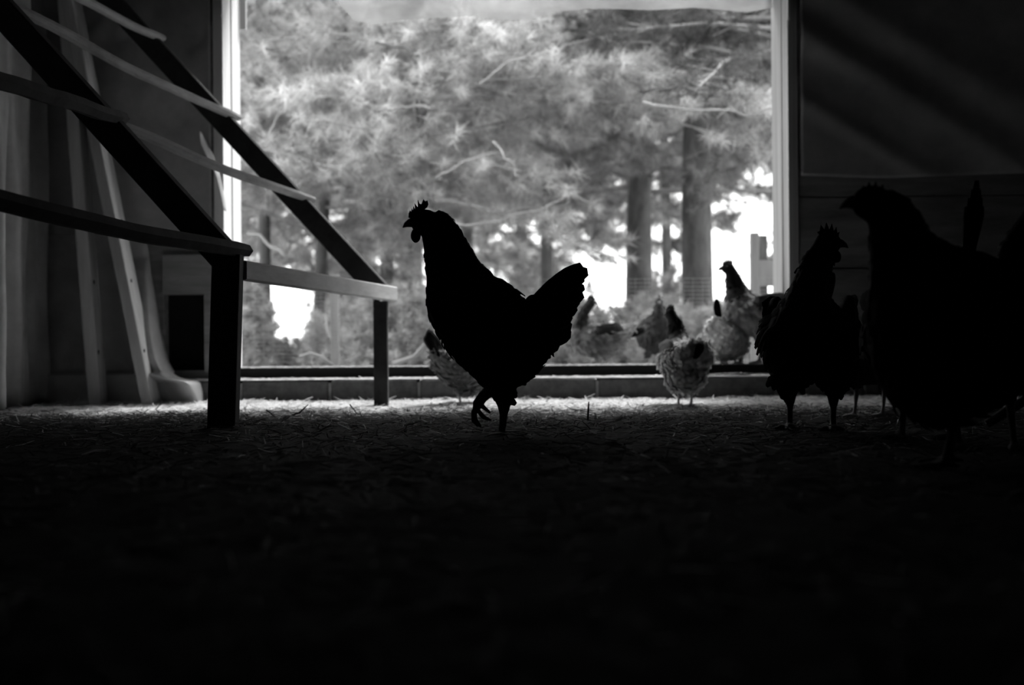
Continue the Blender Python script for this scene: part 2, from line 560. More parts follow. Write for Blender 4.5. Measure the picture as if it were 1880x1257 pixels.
# perches lying on the rails
def across(pa, da, pb, db, r, seed, **k):
    perch(P(*pa, da), P(*pb, db), r, seed, **k)
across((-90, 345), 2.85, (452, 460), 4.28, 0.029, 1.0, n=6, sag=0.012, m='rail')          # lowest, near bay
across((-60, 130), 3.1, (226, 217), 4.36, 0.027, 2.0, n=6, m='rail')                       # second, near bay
across((205, 224), 4.33, (574, 366), 5.74, 0.020, 3.0, sag=0.012)                # second, far bay
across((20, 10), 4.38, (437, 216), 5.82, 0.020, 4.0, sag=0.014)                  # third
across((-40, -100), 4.50, (299, 70), 5.88, 0.020, 5.0, sag=0.010)                # fourth
across((-160, -235), 4.6, (180, -68), 5.93, 0.020, 6.0)

# two studs leaning in the corner
def stud(pb, pt, label, w, dpt, db, dtop):
    a, b = P(*pb, db), P(*pt, dtop)
    a.z = 0.0
    t = (b - a).normalized()
    o = empty('leaning_stud', a)
    v = Vector((0, 1, 0))
    MB().bar(Vector((0, dpt / 2, 0.0)), b - a + Vector((0, dpt / 2, 0)), w, dpt, (0, 1, 0), 0.003).build('timber', 'stud', o)
    rt = t.cross(Vector((0, 1, 0))).normalized()
    if rt.x < 0:
        rt = -rt
    for k, (q, dd) in enumerate(((0.27, 0.35), (0.40, 0.6), (0.12, 0.25))):
        c = t * ((b - a).length * q) + rt * (w / 2) + Vector((0, dpt * dd, 0))
        MB().ellipsoid(c, (0.0015, 0.013, 0.010), nu=10, nv=6).build('knot', 'knot', o)
    return tag(o, label, 'timber')
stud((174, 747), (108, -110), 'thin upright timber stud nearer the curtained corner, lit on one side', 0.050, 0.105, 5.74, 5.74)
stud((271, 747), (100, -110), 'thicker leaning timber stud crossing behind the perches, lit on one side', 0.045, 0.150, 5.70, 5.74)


# ------------------------------------------------------------------ birds
def blade(path, widths, side, cup=0.15):
    """one feather: a ribbon with a raised shaft"""
    path = [Vector(p) for p in path]
    n = len(path)
    v, f = [], []
    for i, p in enumerate(path):
        t = (path[min(i + 1, n - 1)] - path[max(i - 1, 0)]).normalized()
        s = (Vector(side) - t * t.dot(Vector(side)))
        s = s.normalized() if s.length > 1e-6 else t.orthogonal().normalized()
        nn = t.cross(s)
        w = widths[i]
        v += [p - s * w - nn * w * cup, p + nn * w * cup, p + s * w - nn * w * cup]
    for i in range(n - 1):
        a = 3 * i
        f += [(a, a + 1, a + 4, a + 3), (a + 1, a + 2, a + 5, a + 4)]
    return v, f


def curve(a, c, b, n):
    a, c, b = Vector(a), Vector(c), Vector(b)
    return [a * (1 - t) ** 2 + c * 2 * t * (1 - t) + b * t * t for t in [i / (n - 1) for i in range(n)]]


def rotz(p, piv, a):
    x, y = p[0] - piv[0], p[1] - piv[1]
    c, s = math.cos(a), math.sin(a)
    return Vector((piv[0] + x * c - y * s, piv[1] + x * s + y * c, p[2]))


def seg_dist(Pn, a, b):
    a, b = np.array(a), np.array(b)
    ab = b - a
    t = np.clip(((Pn - a) @ ab) / max(ab @ ab, 1e-9), 0, 1)
    return np.linalg.norm(Pn - (a + t[:, None] * ab), axis=1)


def bird(name, label, group, loc, yaw, secs, head, legs, tail, comb, shades, scale=1.0, nneck=4, head_yaw=0.0,
         voxel=0.005, wattle=None, leg_mat='leg', n_feather=900, flen=0.034, wing=True, cuts=True, lift=0.0, breast=None, fluff=0.0):
    """A bird facing -X locally, feet at z=0. secs: head->tail (front pt, back pt, width ratio) in the X-Z plane.
    shades = (neck, body, tail, wing)"""
    root = empty(name, loc, yaw)
    tag(root, label, 'chicken', group)
    sc = scale
    piv_i = min(nneck, len(secs) - 1)
    pf, pb, _ = secs[piv_i]
    piv = Vector(((pf[0] + pb[0]) / 2 * sc, 0, 0))
    NR = 18
    cen, tan_, m = [], [], MB()

    def ang(i):
        t = max(0.0, 1 - i / max(nneck, 1e-6))
        return head_yaw * (t * t * (3 - 2 * t))
    rings = []
    for i, (fr, bk, wr) in enumerate(secs):
        c = Vector(((fr[0] + bk[0]) / 2, 0, (fr[1] + bk[1]) / 2)) * sc
        h = Vector(((bk[0] - fr[0]) / 2, 0, (bk[1] - fr[1]) / 2)) * sc
        w = h.length * wr
        ring = [rotz(c + h * math.cos(2 * math.pi * q / NR) + Vector((0, 1, 0)) * w * math.sin(2 * math.pi * q / NR), piv, ang(i)) for q in range(NR)]
        rings.append(ring)
        cen.append(rotz(c, piv, ang(i)))
    v = [p for r in rings for p in r]
    f = []
    for i in range(len(rings) - 1):
        for q in range(NR):
            f.append((i * NR + q, i * NR + (q + 1) % NR, (i + 1) * NR + (q + 1) % NR, (i + 1) * NR + q))
    f.append(tuple(range(NR))[::-1])
    f.append(tuple(range((len(rings) - 1) * NR, len(rings) * NR)))
    m.add(v, f)
    hc, hr, pitch_h = head
    hc3 = Vector((hc[0] * sc, 0, hc[1] * sc))
    Ah = Matrix.Rotation(ang(0), 3, 'Z') @ Matrix.Rotation(pitch_h, 3, 'Y')
    hcr = rotz(hc3, piv, ang(0))
    m.ellipsoid(hcr, (hr[0] * sc, hr[1] * sc * 0.78, hr[1] * sc), Ah)
    if breast:
        (bx, bz), br = breast
        m.ellipsoid((bx * sc, 0, bz * sc), (br[0] * sc, br[1] * sc, br[2] * sc))
    shanks = []
    for lg in legs:
        pts = [Vector(q[:3]) * sc for q in lg['chain']]
        rad = [q[3] * sc for q in lg['chain']]
        fine, frad = [], []
        for i in range(len(pts) - 1):
            for k in range(4):
                fine.append(pts[i].lerp(pts[i + 1], k / 4))
                frad.append(rad[i] + (rad[i + 1] - rad[i]) * k / 4)
        fine.append(pts[-1])
        frad.append(rad[-1])
        m.tube(fine, frad, 10)
        ks = lg.get('shank', len(pts) - 2)
        for i in range(ks, len(pts) - 1):
            shanks.append((pts[i], pts[i + 1], max(rad[i], rad[i + 1])))
        for toe in lg['toes']:
            tp = [Vector(q) * sc for q in toe]
            tr = [0.0075 * sc] * (len(tp) - 1) + [0.0045 * sc]
            m.tube(tp, tr, 8)
            for i in range(len(tp) - 1):
                shanks.append((tp[i], tp[i + 1], 0.008 * sc))
    body = m.build('body', None, root)
    rm = body.modifiers.new('remesh', 'REMESH')
    rm.mode = 'VOXEL'
    rm.voxel_size = voxel
    sm = body.modifiers.new('smooth', 'SMOOTH')
    sm.factor = 0.5
    sm.iterations = 5
    dg = bpy.context.evaluated_depsgraph_get()
    me = bpy.data.meshes.new_from_object(body.evaluated_get(dg))
    body.modifiers.clear()
    old = body.data
    body.data = me
    bpy.data.meshes.remove(old)
    me.name = 'body'
    nv_ = len(me.vertices)
    co = np.empty(nv_ * 3, dtype=np.float32)
    me.vertices.foreach_get('co', co)
    co = co.reshape(-1, 3)
    C = np.array([tuple(c) for c in cen])
    d2 = ((co[:, None, :] - C[None]) ** 2).sum(2)
    idx = d2.argmin(1)
    tt = np.clip((idx - (nneck - 1.2)) / 1.6, 0, 1)
    shade_v = shades[0] + (shades[1] - shades[0]) * tt
    # softly mottled plumage
    mott = np.array([nz(p[0], p[1], p[2], 26.0) for p in co[:: max(1, nv_ // 4000)]])
    shade_v = shade_v * (1 + 0.25 * np.interp(np.arange(nv_), np.arange(len(mott)) * max(1, nv_ // 4000), mott))
    at = me.attributes.new('shade', 'FLOAT', 'POINT')
    at.data.foreach_set('value', shade_v.astype(np.float32))
    me.materials.clear()
    me.materials.append(M['plumage'])
    me.materials.append(M[leg_mat])
    npol = len(me.polygons)
    fc = np.empty(npol * 3, dtype=np.float32)
    me.polygons.foreach_get('center', fc)
    fc = fc.reshape(-1, 3)
    fn = np.empty(npol * 3, dtype=np.float32)
    me.polygons.foreach_get('normal', fn)
    fn = fn.reshape(-1, 3)
    ml = np.zeros(npol, dtype=np.int32)
    for a, b, r in shanks:
        ml[seg_dist(fc, a, b) < r * 1.35 + 0.002] = 1
    me.polygons.foreach_set('material_index', ml)
    me.polygons.foreach_set('use_smooth', np.ones(npol, dtype=bool))
    me.update()
    # feathers laid over the skin, pointing tailwards
    T = np.gradient(C, axis=0)
    T /= np.linalg.norm(T, axis=1)[:, None]
    ok = np.where(ml == 0)[0]
    pick = rng.choice(ok, size=min(n_feather, len(ok)), replace=False)
    pm = MB()
    hd = np.array(tuple(hcr))
    for q in pick:
        p, n_ = Vector(fc[q]), Vector(fn[q])
        if np.linalg.norm(fc[q] - hd) < hr[0] * sc * 1.15:
            continue
        i = int(((C - fc[q]) ** 2).sum(1).argmin())
        t = Vector(T[i]) + Vector((0, 0, -0.25)) + Vector(rng.normal(0, 0.18 + fluff, 3))
        t = (t - n_ * t.dot(n_))
        if t.length < 1e-3:
            continue
        t.normalize()
        ln = flen * sc * (0.55 if i < nneck else 1.0) * rng.uniform(0.7, 1.25)
        lf = 0.08 + 0.5 * fluff + 0.5 * lift * rng.random()
        tip = p + t * ln + n_ * ln * lf
        mid = p + t * ln * 0.5 + n_ * ln * (0.10 + fluff * 0.4)
        w = ln * rng.uniform(0.22, 0.34)
        side = n_.cross(t)
        vv, ff = blade([p - n_ * 0.003, mid, tip], [w * 0.7, w, w * 0.45], side, 0.2)
        tq = min(max((i - (nneck - 1.2)) / 1.6, 0), 1)
        shd = (shades[0] + (shades[1] - shades[0]) * tq) * rng.uniform(0.7, 1.25)
        pm.add(vv, ff, shd)
    if pm.v:
        tag(pm.build('plumage', 'feather', root, True), kind='stuff')
    # wings
    if wing:
        k0 = nneck + 1
        ka = min(k0 + 1, len(secs) - 3)
        kb = len(secs) - 2
        for sgn in (-1, 1):
            wm = MB()
            A_, B_ = cen[ka], cen[kb]
            hwz = Vector(((secs[ka][1][0] - secs[ka][0][0]) / 2, 0, (secs[ka][1][1] - secs[ka][0][1]) / 2)).length * sc
            B_ = B_ + Vector((0, 0, 0.25 * hwz))
            hw = Vector(((secs[ka][1][0] - secs[ka][0][0]) / 2, 0, (secs[ka][1][1] - secs[ka][0][1]) / 2)).length * secs[ka][2] * sc
            axis = (B_ - A_).normalized()
            up = Vector((0, 1, 0)).cross(axis)
            if up.z < 0:
                up = -up
            L_ = (B_ - A_).length * 0.84
            ctr = A_ + axis * L_ * 0.40 + Vector((0, sgn * hw * 0.80, 0)) + up * hw * 0.12
            Aw = Matrix((axis, Vector((0, 1, 0)), up)).transposed()
            wm.ellipsoid(ctr, (L_ * 0.60, hw * 0.22, hw * 0.52), Aw, 14, 8, shades[3])
            for r_ in range(3):
                for q in range(7):
                    t0 = -0.45 + q * 0.105
                    st = ctr + axis * L_ * t0 + up * hw * (0.36 - 0.30 * r_) + Vector((0, sgn * hw * 0.20, 0))
                    en = st + axis * L_ * 0.34 - up * hw * 0.10 + Vector((0, -sgn * hw * (0.06 + 0.035 * q), 0))
                    md = (st + en) / 2 + Vector((0, sgn * hw * 0.07, 0))
                    w = hw * 0.15
                    vv, ff = blade(curve(st, md, en, 5), [w * 0.7, w, w, w * 0.85, w * 0.25], up, 0.12)
                    wm.add(vv, ff, shades[3] * rng.uniform(0.7, 1.3))
            wm.build('wing', 'feather', root, True)
    # tail feathers
    for (a, c, b, w) in tail:
        a, c, b = Vector(a) * sc, Vector(c) * sc, Vector(b) * sc
        pth = curve(a, c, b, 9)
        ws = [w * sc * q for q in (0.5, 0.8, 0.95, 1.0, 1.0, 1.0, 0.95, 0.8, 0.35)]
        vv, ff = blade(pth, ws, (0, 0.25, 1), 0.22)
        MB().add(vv, ff, shades[2] * rng.uniform(0.8, 1.2)).build('tail_feather', 'feather', root, True)
    # beak, comb, wattles, eyes
    fwd = Ah @ Vector((-1, 0, 0))
    upv = Ah @ Vector((0, 0, 1))
    sdv = Ah @ Vector((0, 1, 0))
    b0 = hcr + fwd * hr[0] * sc * 0.80 - upv * hr[1] * sc * 0.05
    BL = hr[0] * sc * 0.70
    bk = MB()
    bk.tube([b0, b0 + fwd * BL * 0.35 - upv * BL * 0.06, b0 + fwd * BL * 0.7 - upv * BL * 0.24, b0 + fwd * BL * 0.98 - upv * BL * 0.52],
            [hr[1] * sc * 0.40, hr[1] * sc * 0.33, hr[1] * sc * 0.20, hr[1] * sc * 0.03], 10)
    bk.build('beak', 'beak', root, True)
    for sgn in (-1, 1):
        MB().ellipsoid(hcr + fwd * hr[0] * sc * 0.30 + upv * hr[1] * sc * 0.22 + sdv * sgn * hr[1] * sc * 0.70, (0.0045 * sc,) * 3, nu=10, nv=6).build('eye', 'eye', root, True)
    if comb:
        # serrated blade: outline in head space (forward, up), extruded
        cm = MB()
        th = 0.005 * sc
        pts = [hcr + fwd * x * sc + upv * z * sc for x, z in comb]
        n = len(pts)
        vv = [p - sdv * th * 0.5 for p in pts] + [p + sdv * th * 0.5 for p in pts]
        ff = [tuple(range(n)), tuple(range(n, 2 * n))[::-1]]
        for i in range(n):
            j = (i + 1) % n
            ff.append((i, n + i, n + j, j))
        cm.add(vv, ff).build('comb', 'comb', root)
    if wattle:
        for sgn in (-1, 1):
            c0 = hcr + fwd * wattle[0] * sc + upv * wattle[1] * sc + sdv * sgn * 0.006 * sc
            MB().ellipsoid(c0, (wattle[2] * sc, 0.004 * sc, wattle[3] * sc), Ah, 12, 8).build('wattle', 'comb', root, True)
    return root


# ---- the rooster in the middle, side on, facing left, one foot lifted
def tracer(ox, oy, d):
    s = d / F_PX
    return lambda px, py: ((px - ox) * s, (oy - py) * s)


RO = (921, 798)
RD = base_depth(*RO)
q = tracer(*RO, RD)
pairs = [((776, 424), (808, 384), .70), ((777, 432), (820, 388), .70), ((778, 440), (831, 396), .70), ((780, 452), (845, 415), .70), ((782, 475), (861, 442), .72), ((785, 510), (882, 478), .72), ((784, 545), (905, 503), .76),
         ((788, 575), (931, 519), .80), ((799, 601), (951, 533), .82), ((820, 638), (970, 556), .84), ((848, 669), (987, 574), .86), ((884, 704), (1000, 600), .86),
         ((930, 718), (1010, 628), .86), ((962, 702), (1014, 640), .85), ((984, 684), (1010, 652), .8)]
secs = [(q(*a), q(*b), w) for a, b, w in pairs]
def q3(px, py, y=0.0):
    a = q(px, py)
    return (a[0], y, a[1])
def q4(px, py, y, r):
    a = q(px, py)
    return (a[0], y, a[1], r)
legs = [
    dict(chain=[q4(925, 668, -0.045, 0.050), q4(921, 705, -0.045, 0.034), q4(926, 742, -0.045, 0.019), q4(925, 760, -0.045, 0.0115), q4(921, 797, -0.045, 0.0095)], shank=2,
         toes=[[q3(921, 797, -.045), q3(905, 799, -.040), q3(888, 800, -.036)], [q3(921, 797, -.045), q3(908, 799, -.062), q3(895, 800, -.078)],
               [q3(921, 797, -.045), q3(908, 799, -.025), q3(897, 800, -.008)], [q3(921, 797, -.045), q3(936, 799, -.045)]]),
    dict(chain=[q4(905, 668, 0.045, 0.046), q4(905, 692, 0.045, 0.032), q4(905, 712, 0.045, 0.019), q4(886, 729, 0.045, 0.0155), q4(873, 746, 0.045, 0.0135)], shank=2,
         toes=[[q3(873, 744, .045), q3(871, 758, .045), q3(872, 772, .045), q3(884, 786, .045)], [q3(873, 744, .045), q3(878, 756, .062), q3(887, 768, .07), q3(902, 774, .072)],
               [q3(873, 744, .045), q3(868, 756, .030), q3(869, 772, .020), q3(879, 784, .018)], [q3(874, 742, .045), q3(886, 747, .045), q3(901, 760, .045)]]),
]
tail = []
tips = [((1070, 486), (1015, 512)), ((1082, 497), (1045, 483)), ((1081, 503), (1040, 492)), ((1076, 512), (1040, 500)), ((1075, 528), (1040, 520)), ((1073, 543), (1035, 540)), ((1066, 553), (1035, 550)),
        ((1060, 566), (1030, 565)), ((1052, 580), (1030, 575)), ((1049, 592), (1030, 605)), ((1046, 606), (1030, 622)), ((1028, 630), (1005, 632)), ((1060, 489), (1005, 522)), ((1040, 503), (995, 530))]
for i, (tp, cp) in enumerate(tips):
    bx = 972 + 10 * (i % 3)
    by = np.interp(tp[1], [485, 635], [575, 618])
    if i >= 12:
        by = 568
    yo = 0.022 * math.sin(i * 2.4)
    tail.append((q3(bx, by, yo * 0.3), q3(cp[0] - 5, cp[1] + 14, yo * 1.3), q3(*tp, yo * 1.2), 0.021))
for tp, cp, b_ in (((986, 545), (972, 545), (966, 566)), ((1008, 536), (992, 538), (980, 562)), ((1004, 650), (1000, 635), (985, 625))):
    tail.append((q3(*b_, 0.01), q3(*cp, 0.012), q3(*tp, 0.014), 0.010))
hs = RD / F_PX
hcx, hcy = 784, 407
def hp(px, py):
    return ((hcx - px) * hs, (hcy - py) * hs)
rcomb = [hp(*p) for p in ((752.7, 400), (752.7, 392), (755, 386), (757, 388.5), (758.3, 381.5), (760.3, 386.5), (760.6, 377.5), (764.2, 384), (762.8, 372.5), (769, 380), (768.4, 365.5), (772, 373.5), (775.5, 374), (778.8, 364.5), (782, 368.5), (786.3, 366.8), (788.3, 373.5), (786.3, 378.8), (782, 383), (786, 392), (776, 402))]
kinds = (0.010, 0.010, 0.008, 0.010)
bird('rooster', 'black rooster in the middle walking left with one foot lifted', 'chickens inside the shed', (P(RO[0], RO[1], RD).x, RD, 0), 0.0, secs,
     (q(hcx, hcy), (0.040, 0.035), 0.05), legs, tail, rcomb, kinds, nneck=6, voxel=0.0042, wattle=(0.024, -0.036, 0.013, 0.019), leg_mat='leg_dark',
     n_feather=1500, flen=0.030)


# ---- the common hen, by pose
def hen_secs(pose):
    if pose == 'up':
        return [((-.133, .352), (-.096, .388), .72), ((-.132, .338), (-.085, .374), .72), ((-.130, .308), (-.068, .346), .74), ((-.132, .272), (-.046, .305), .76),
                ((-.140, .236), (-.012, .278), .80), ((-.140, .196), (.028, .264), .84), ((-.122, .160), (.068, .262), .86), ((-.082, .130), (.104, .264), .88),
                ((-.028, .116), (.136, .266), .88), ((.040, .122), (.160, .268), .86), ((.100, .152), (.182, .272), .84), ((.150, .208), (.198, .278), .80)], ((-.122, .382), (.028, .0245), 0.05)
    if pose == 'peck':
        return [((-.185, .060), (-.150, .085), .72), ((-.182, .075), (-.140, .105), .72), ((-.175, .095), (-.118, .145), .74), ((-.165, .120), (-.085, .195), .78),
                ((-.150, .115), (-.050, .225), .82), ((-.125, .105), (.000, .245), .86), ((-.085, .095), (.045, .258), .88), ((-.040, .090), (.085, .265), .88),
                ((.010, .098), (.120, .268), .88), ((.060, .125), (.150, .270), .86), ((.105, .165), (.170, .275), .82)], ((-.180, .052), (.027, .024), 0.9)
    if pose == 'low':          # neck drawn in
        return [((-.128, .305), (-.090, .342), .74), ((-.130, .290), (-.075, .325), .76), ((-.135, .262), (-.055, .300), .80), ((-.142, .235), (-.030, .280), .84),
                ((-.145, .200), (.005, .270), .88), ((-.138, .165), (.045, .265), .90), ((-.112, .135), (.085, .264), .92), ((-.065, .112), (.118, .266), .92),
                ((-.010, .104), (.145, .268), .90), ((.055, .118), (.166, .270), .86), ((.110, .152), (.185, .274), .84), ((.155, .208), (.198, .280), .80)], ((-.118, .338), (.028, .0245), 0.05)


def hen_legs(lift=False, gap=0.042):
    out = []
    for k, y in enumerate((-gap, gap)):
        dx = 0.018 if k else -0.012
        if lift and k == 1:
            out.append(dict(chain=[(0, y, .165, .040), (-.005, y, .115, .022), (-.01, y, .085, .010), (-.045, y, .062, .0068), (-.052, y, .050, .0065)], shank=2,
                            toes=[[(-.052, y, .050), (-.062, y, .030), (-.055, y, .018)], [(-.052, y, .050), (-.070, y + .012, .040), (-.078, y + .014, .026)], [(-.052, y, .050), (-.060, y - .014, .038), (-.066, y - .016, .022)]]))
            continue
        x = dx
        out.append(dict(chain=[(x, y, .170, .045), (x + .004, y, .120, .026), (x + .014, y, .088, .0105), (x + .008, y, .045, .0068), (x, y, .008, .0068)], shank=2,
                        toes=[[(x, y, .008), (x - .022, y, .006), (x - .045, y, .004)], [(x, y, .008), (x - .018, y + .014, .006), (x - .034, y + .026, .004)],
                              [(x, y, .008), (x - .018, y - .014, .006), (x - .034, y - .026, .004)], [(x, y, .008), (x + .022, y, .005)]]))
    return out


def hen_tail(up=1.0, spread=0.030, n=9, ln=0.12, root=(.165, .240)):
    out = []
    for i in range(n):
        t = i / (n - 1) - 0.5
        y = spread * 2 * t
        top = 1 - abs(t) * 1.1
        ex = root[0] + ln * (0.95 - 0.25 * up) * (0.75 + 0.25 * top)
        ez = root[1] + ln * (0.25 + 0.75 * up) * (0.55 + 0.45 * top)
        out.append(((root[0] - 0.01, y * 0.25, root[1] - 0.005), (root[0] + ln * 0.35, y * 0.7, root[1] + (ez - root[1]) * 0.62), (ex, y, ez), 0.017))
    return out


hcomb = [(.022, .012), (.025, .022), (.020, .020), (.019, .032), (.013, .024), (.010, .040), (.004, .027), (-.001, .042), (-.006, .028), (-.013, .038), (-.016, .026), (-.021, .024), (-.014, .014)]


def hen(label, group, px, d, yaw_deg, pose='up', scale=1.0, z=0.0, shades=(.02, .25, .02, .14), comb=hcomb, **k):
    s_, h_ = hen_secs(pose)
    lg = k.pop('legs', None) or hen_legs()
    tl = k.pop('tail', None) or hen_tail()
    dr = k.pop('drop', 0.0)
    if dr:
        s_ = [((a[0], a[1] - dr), (b[0], b[1] - dr), w) for a, b, w in s_]
        h_ = ((h_[0][0], h_[0][1] - dr), h_[1], h_[2])
        tl = [tuple((p[0], p[1], p[2] - dr) for p in t[:3]) + (t[3],) for t in tl]
        lg = [dict(l, chain=[(c[0], c[1], c[2] - dr * min(1, c[2] / 0.12), c[3]) for c in l['chain']]) for l in lg]
    return bird('hen', label, group, (P(px, HOR, d).x, d, z), R(yaw_deg), s_, h_, lg, tl, comb, shades, scale=scale, **k)


IN, OUTG = 'chickens inside the shed', 'chickens at the opening'
dark = (0.010, 0.011, 0.009, 0.010)  # near hens: backlit silhouette put into the plumage colour
lightc = (0.015, 0.52, 0.02, 0.20)
# backlit hen right of the opening, breast to the camera, head turned right
hen('backlit hen in front of the right jamb with head turned right and tail raised', IN, 1488, 3.86, 72, 'up', 1.31, 0.0, dark, head_yaw=R(112), nneck=4, voxel=0.0048,
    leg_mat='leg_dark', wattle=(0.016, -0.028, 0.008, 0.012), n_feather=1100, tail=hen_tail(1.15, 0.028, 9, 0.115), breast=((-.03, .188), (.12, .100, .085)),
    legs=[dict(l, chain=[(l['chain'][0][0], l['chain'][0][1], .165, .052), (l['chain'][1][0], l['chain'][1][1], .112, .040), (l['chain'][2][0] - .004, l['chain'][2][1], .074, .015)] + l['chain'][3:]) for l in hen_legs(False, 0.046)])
# large near hen, side on
BO, BD = (1725, 856), 2.66
q = tracer(*BO, BD)
bp = [((1594, 396), (1640, 345), .70), ((1598, 415), (1672, 362), .70), ((1600, 455), (1692, 392), .72), ((1600, 505), (1712, 425), .74), ((1597, 555), (1742, 446), .78),
      ((1600, 605), (1778, 458), .82), ((1607, 655), (1812, 470), .84), ((1620, 705), (1845, 482), .86), ((1645, 748), (1875, 495), .86), ((1690, 775), (1905, 510), .86),
      ((1750, 780), (1930, 530), .86), ((1820, 745), (1945, 560), .84), ((1880, 690), (1950, 590), .8)]
bs = [(q(*a), q(*b), w) for a, b, w in bp]
k_ = 1.34
lg_b = [dict(chain=[(c[0] * k_ + 0.01, c[1] * k_, c[2] * k_, c[3] * k_) for c in l['chain']], shank=2, toes=[[(t[0] * k_ + 0.01, t[1] * k_, t[2] * k_) for t in toe] for toe in l['toes']]) for l in hen_legs()]
tb = [((a[0] * k_, a[1] * k_, a[2] * k_), (c[0] * k_, c[1] * k_, c[2] * k_), (b[0] * k_, b[1] * k_, b[2] * k_), w * k_) for a, c, b, w in hen_tail(0.8, 0.03, 9, 0.12, (.165, .235))]
hbx, hby = 1606, 372
bird('hen', 'large backlit hen nearest the camera on the right, beak pointing left', IN, (P(BO[0], BO[1], BD).x, BD, 0), 0.0, bs, (q(hbx, hby), (0.041, 0.034), 0.12), lg_b, tb,
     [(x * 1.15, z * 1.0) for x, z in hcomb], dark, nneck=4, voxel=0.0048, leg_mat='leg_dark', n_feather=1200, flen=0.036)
# two more backlit birds crowding at the right edge
hen('backlit bird behind the large near hen, only its upright tail showing', IN, 1700, 3.40, -84, 'low', 1.34, 0.0, dark, voxel=0.006, leg_mat='leg_dark', n_feather=700,
    tail=hen_tail(1.75, 0.014, 8, 0.125, (.150, .250)))
hen('backlit hen at the right edge facing the camera behind the large near hen', IN, 1812, 3.05, 100, 'up', 1.28, 0.0, dark, voxel=0.006, leg_mat='leg_dark', n_feather=700, head_yaw=R(40))
# hen half hidden between the two backlit ones
hen('grey hen half hidden between the two large backlit hens, legs in the light', IN, 1592, 4.55, -68, 'low', 1.02, 0.0, (0.02, 0.09, 0.05, 0.12), voxel=0.0052, n_feather=700)
# pale hens at the opening
hen('pale hen mostly hidden behind the rooster, one foot lifted', IN, 856, 5.62, -128, 'low', 0.92, 0.0, (0.03, 0.26, 0.03, 0.16), voxel=0.005, legs=hen_legs(True), fluff=0.2, lift=0.25, drop=0.03, head_yaw=R(-30))
hen('pale dark-necked hen seen from behind, standing on the straw before the sill', IN, 1256, 5.46, -82, 'up', 0.97, 0.0, lightc, voxel=0.005, head_yaw=R(32), fluff=0.2, lift=0.3, breast=((.02, .130), (.095, .080, .075)),
    tail=hen_tail(0.45, 0.018, 8, 0.085, (.165, .215)), legs=hen_legs(False, 0.022), drop=0.012)
hen('pale hen outside the sill in profile, dark tail to the right', OUTG, 1098, 6.62, 16, 'up', 0.93, 0.085, (0.05, 0.34, 0.02, 0.06), voxel=0.005, head_yaw=R(125), fluff=0.2, lift=0.3, tail=hen_tail(0.15, 0.02, 8, 0.085, (.170, .220)))
hen('dark-breasted hen outside facing the camera, left of the dark-necked one', OUTG, 1211, 6.95, 84, 'low', 1.02, 0.10, (0.06, 0.09, 0.03, 0.25), voxel=0.005, fluff=0.1, lift=0.2, breast=((-.04, .21), (.10, .078, .090)))
hen('round pale hen bending down on the sill with dark tail pointing up', OUTG, 1338, 6.18, -118, 'peck', 0.90, Z_SILL, (0.2, 0.80, 0.02, 0.60), voxel=0.005, fluff=0.25, lift=0.3, drop=0.06,
    tail=hen_tail(1.7, 0.006, 6, 0.075, (.135, .260)), breast=((.03, .12), (.10, .095, .095)))
hen('tall dark-necked hen stepping along the sill towards the left', OUTG, 1392, 6.14, 8, 'up', 1.08, Z_SILL, (0.02, 0.45, 0.03, 0.10), voxel=0.005, fluff=0.15, lift=0.25)


# ------------------------------------------------------------------ straw
def straw_mesh(name, n, xs, ys, zs, length, wid, shade, parent=None, tilt=0.14, m='straw', bend=0.25):
    x = xs(n)
    y = ys(n, x)
    z = zs(x, y)
    L_ = rng.uniform(length[0], length[1], n)
    az = rng.uniform(0, 2 * math.pi, n)
    el = np.abs(rng.normal(0, tilt, n))
    d = np.stack([np.cos(az) * np.cos(el), np.sin(az) * np.cos(el), np.sin(el)], 1)
    side = np.stack([-np.sin(az), np.cos(az), np.zeros(n)], 1)
    roll = rng.uniform(-0.6, 0.6, n)
    upv = np.cross(d, side)
    side = side * np.cos(roll)[:, None] + upv * np.sin(roll)[:, None]
    w = rng.uniform(wid[0], wid[1], n)
    base = np.stack([x, y, z], 1)
    midp = base + d * (L_ * 0.5)[:, None] + upv * (L_ * bend * rng.uniform(-0.2, 0.35, n))[:, None]
    tip = base + d * L_[:, None]
    s = side * w[:, None]
    T = np.concatenate([np.stack([base - s, base + s, midp + s], 1), np.stack([base - s, midp + s, midp - s], 1),
                        np.stack([midp - s, midp + s, tip + s * 0.6], 1), np.stack([midp - s, tip + s * 0.6, tip - s * 0.6], 1)])
    sh_ = shade(n, x, y)
    return tri_mesh(name, T, np.tile(sh_, 4), m, parent)


fz = np.vectorize(floor_z)
def fast_z(x, y):
    gx = np.linspace(X_LEFT, X_RIGHT, 150)
    gy = np.linspace(Y_REAR, Y_BLOCK, 260)
    if not hasattr(fast_z, 'g'):
        fast_z.g = np.array([[floor_z(a, b) for a in gx] for b in gy])
    i = np.clip(((y - Y_REAR) / (Y_BLOCK - Y_REAR) * 259).astype(int), 0, 259)
    j = np.clip(((x - X_LEFT) / (X_RIGHT - X_LEFT) * 149).astype(int), 0, 149)
    return fast_z.g[i, j]


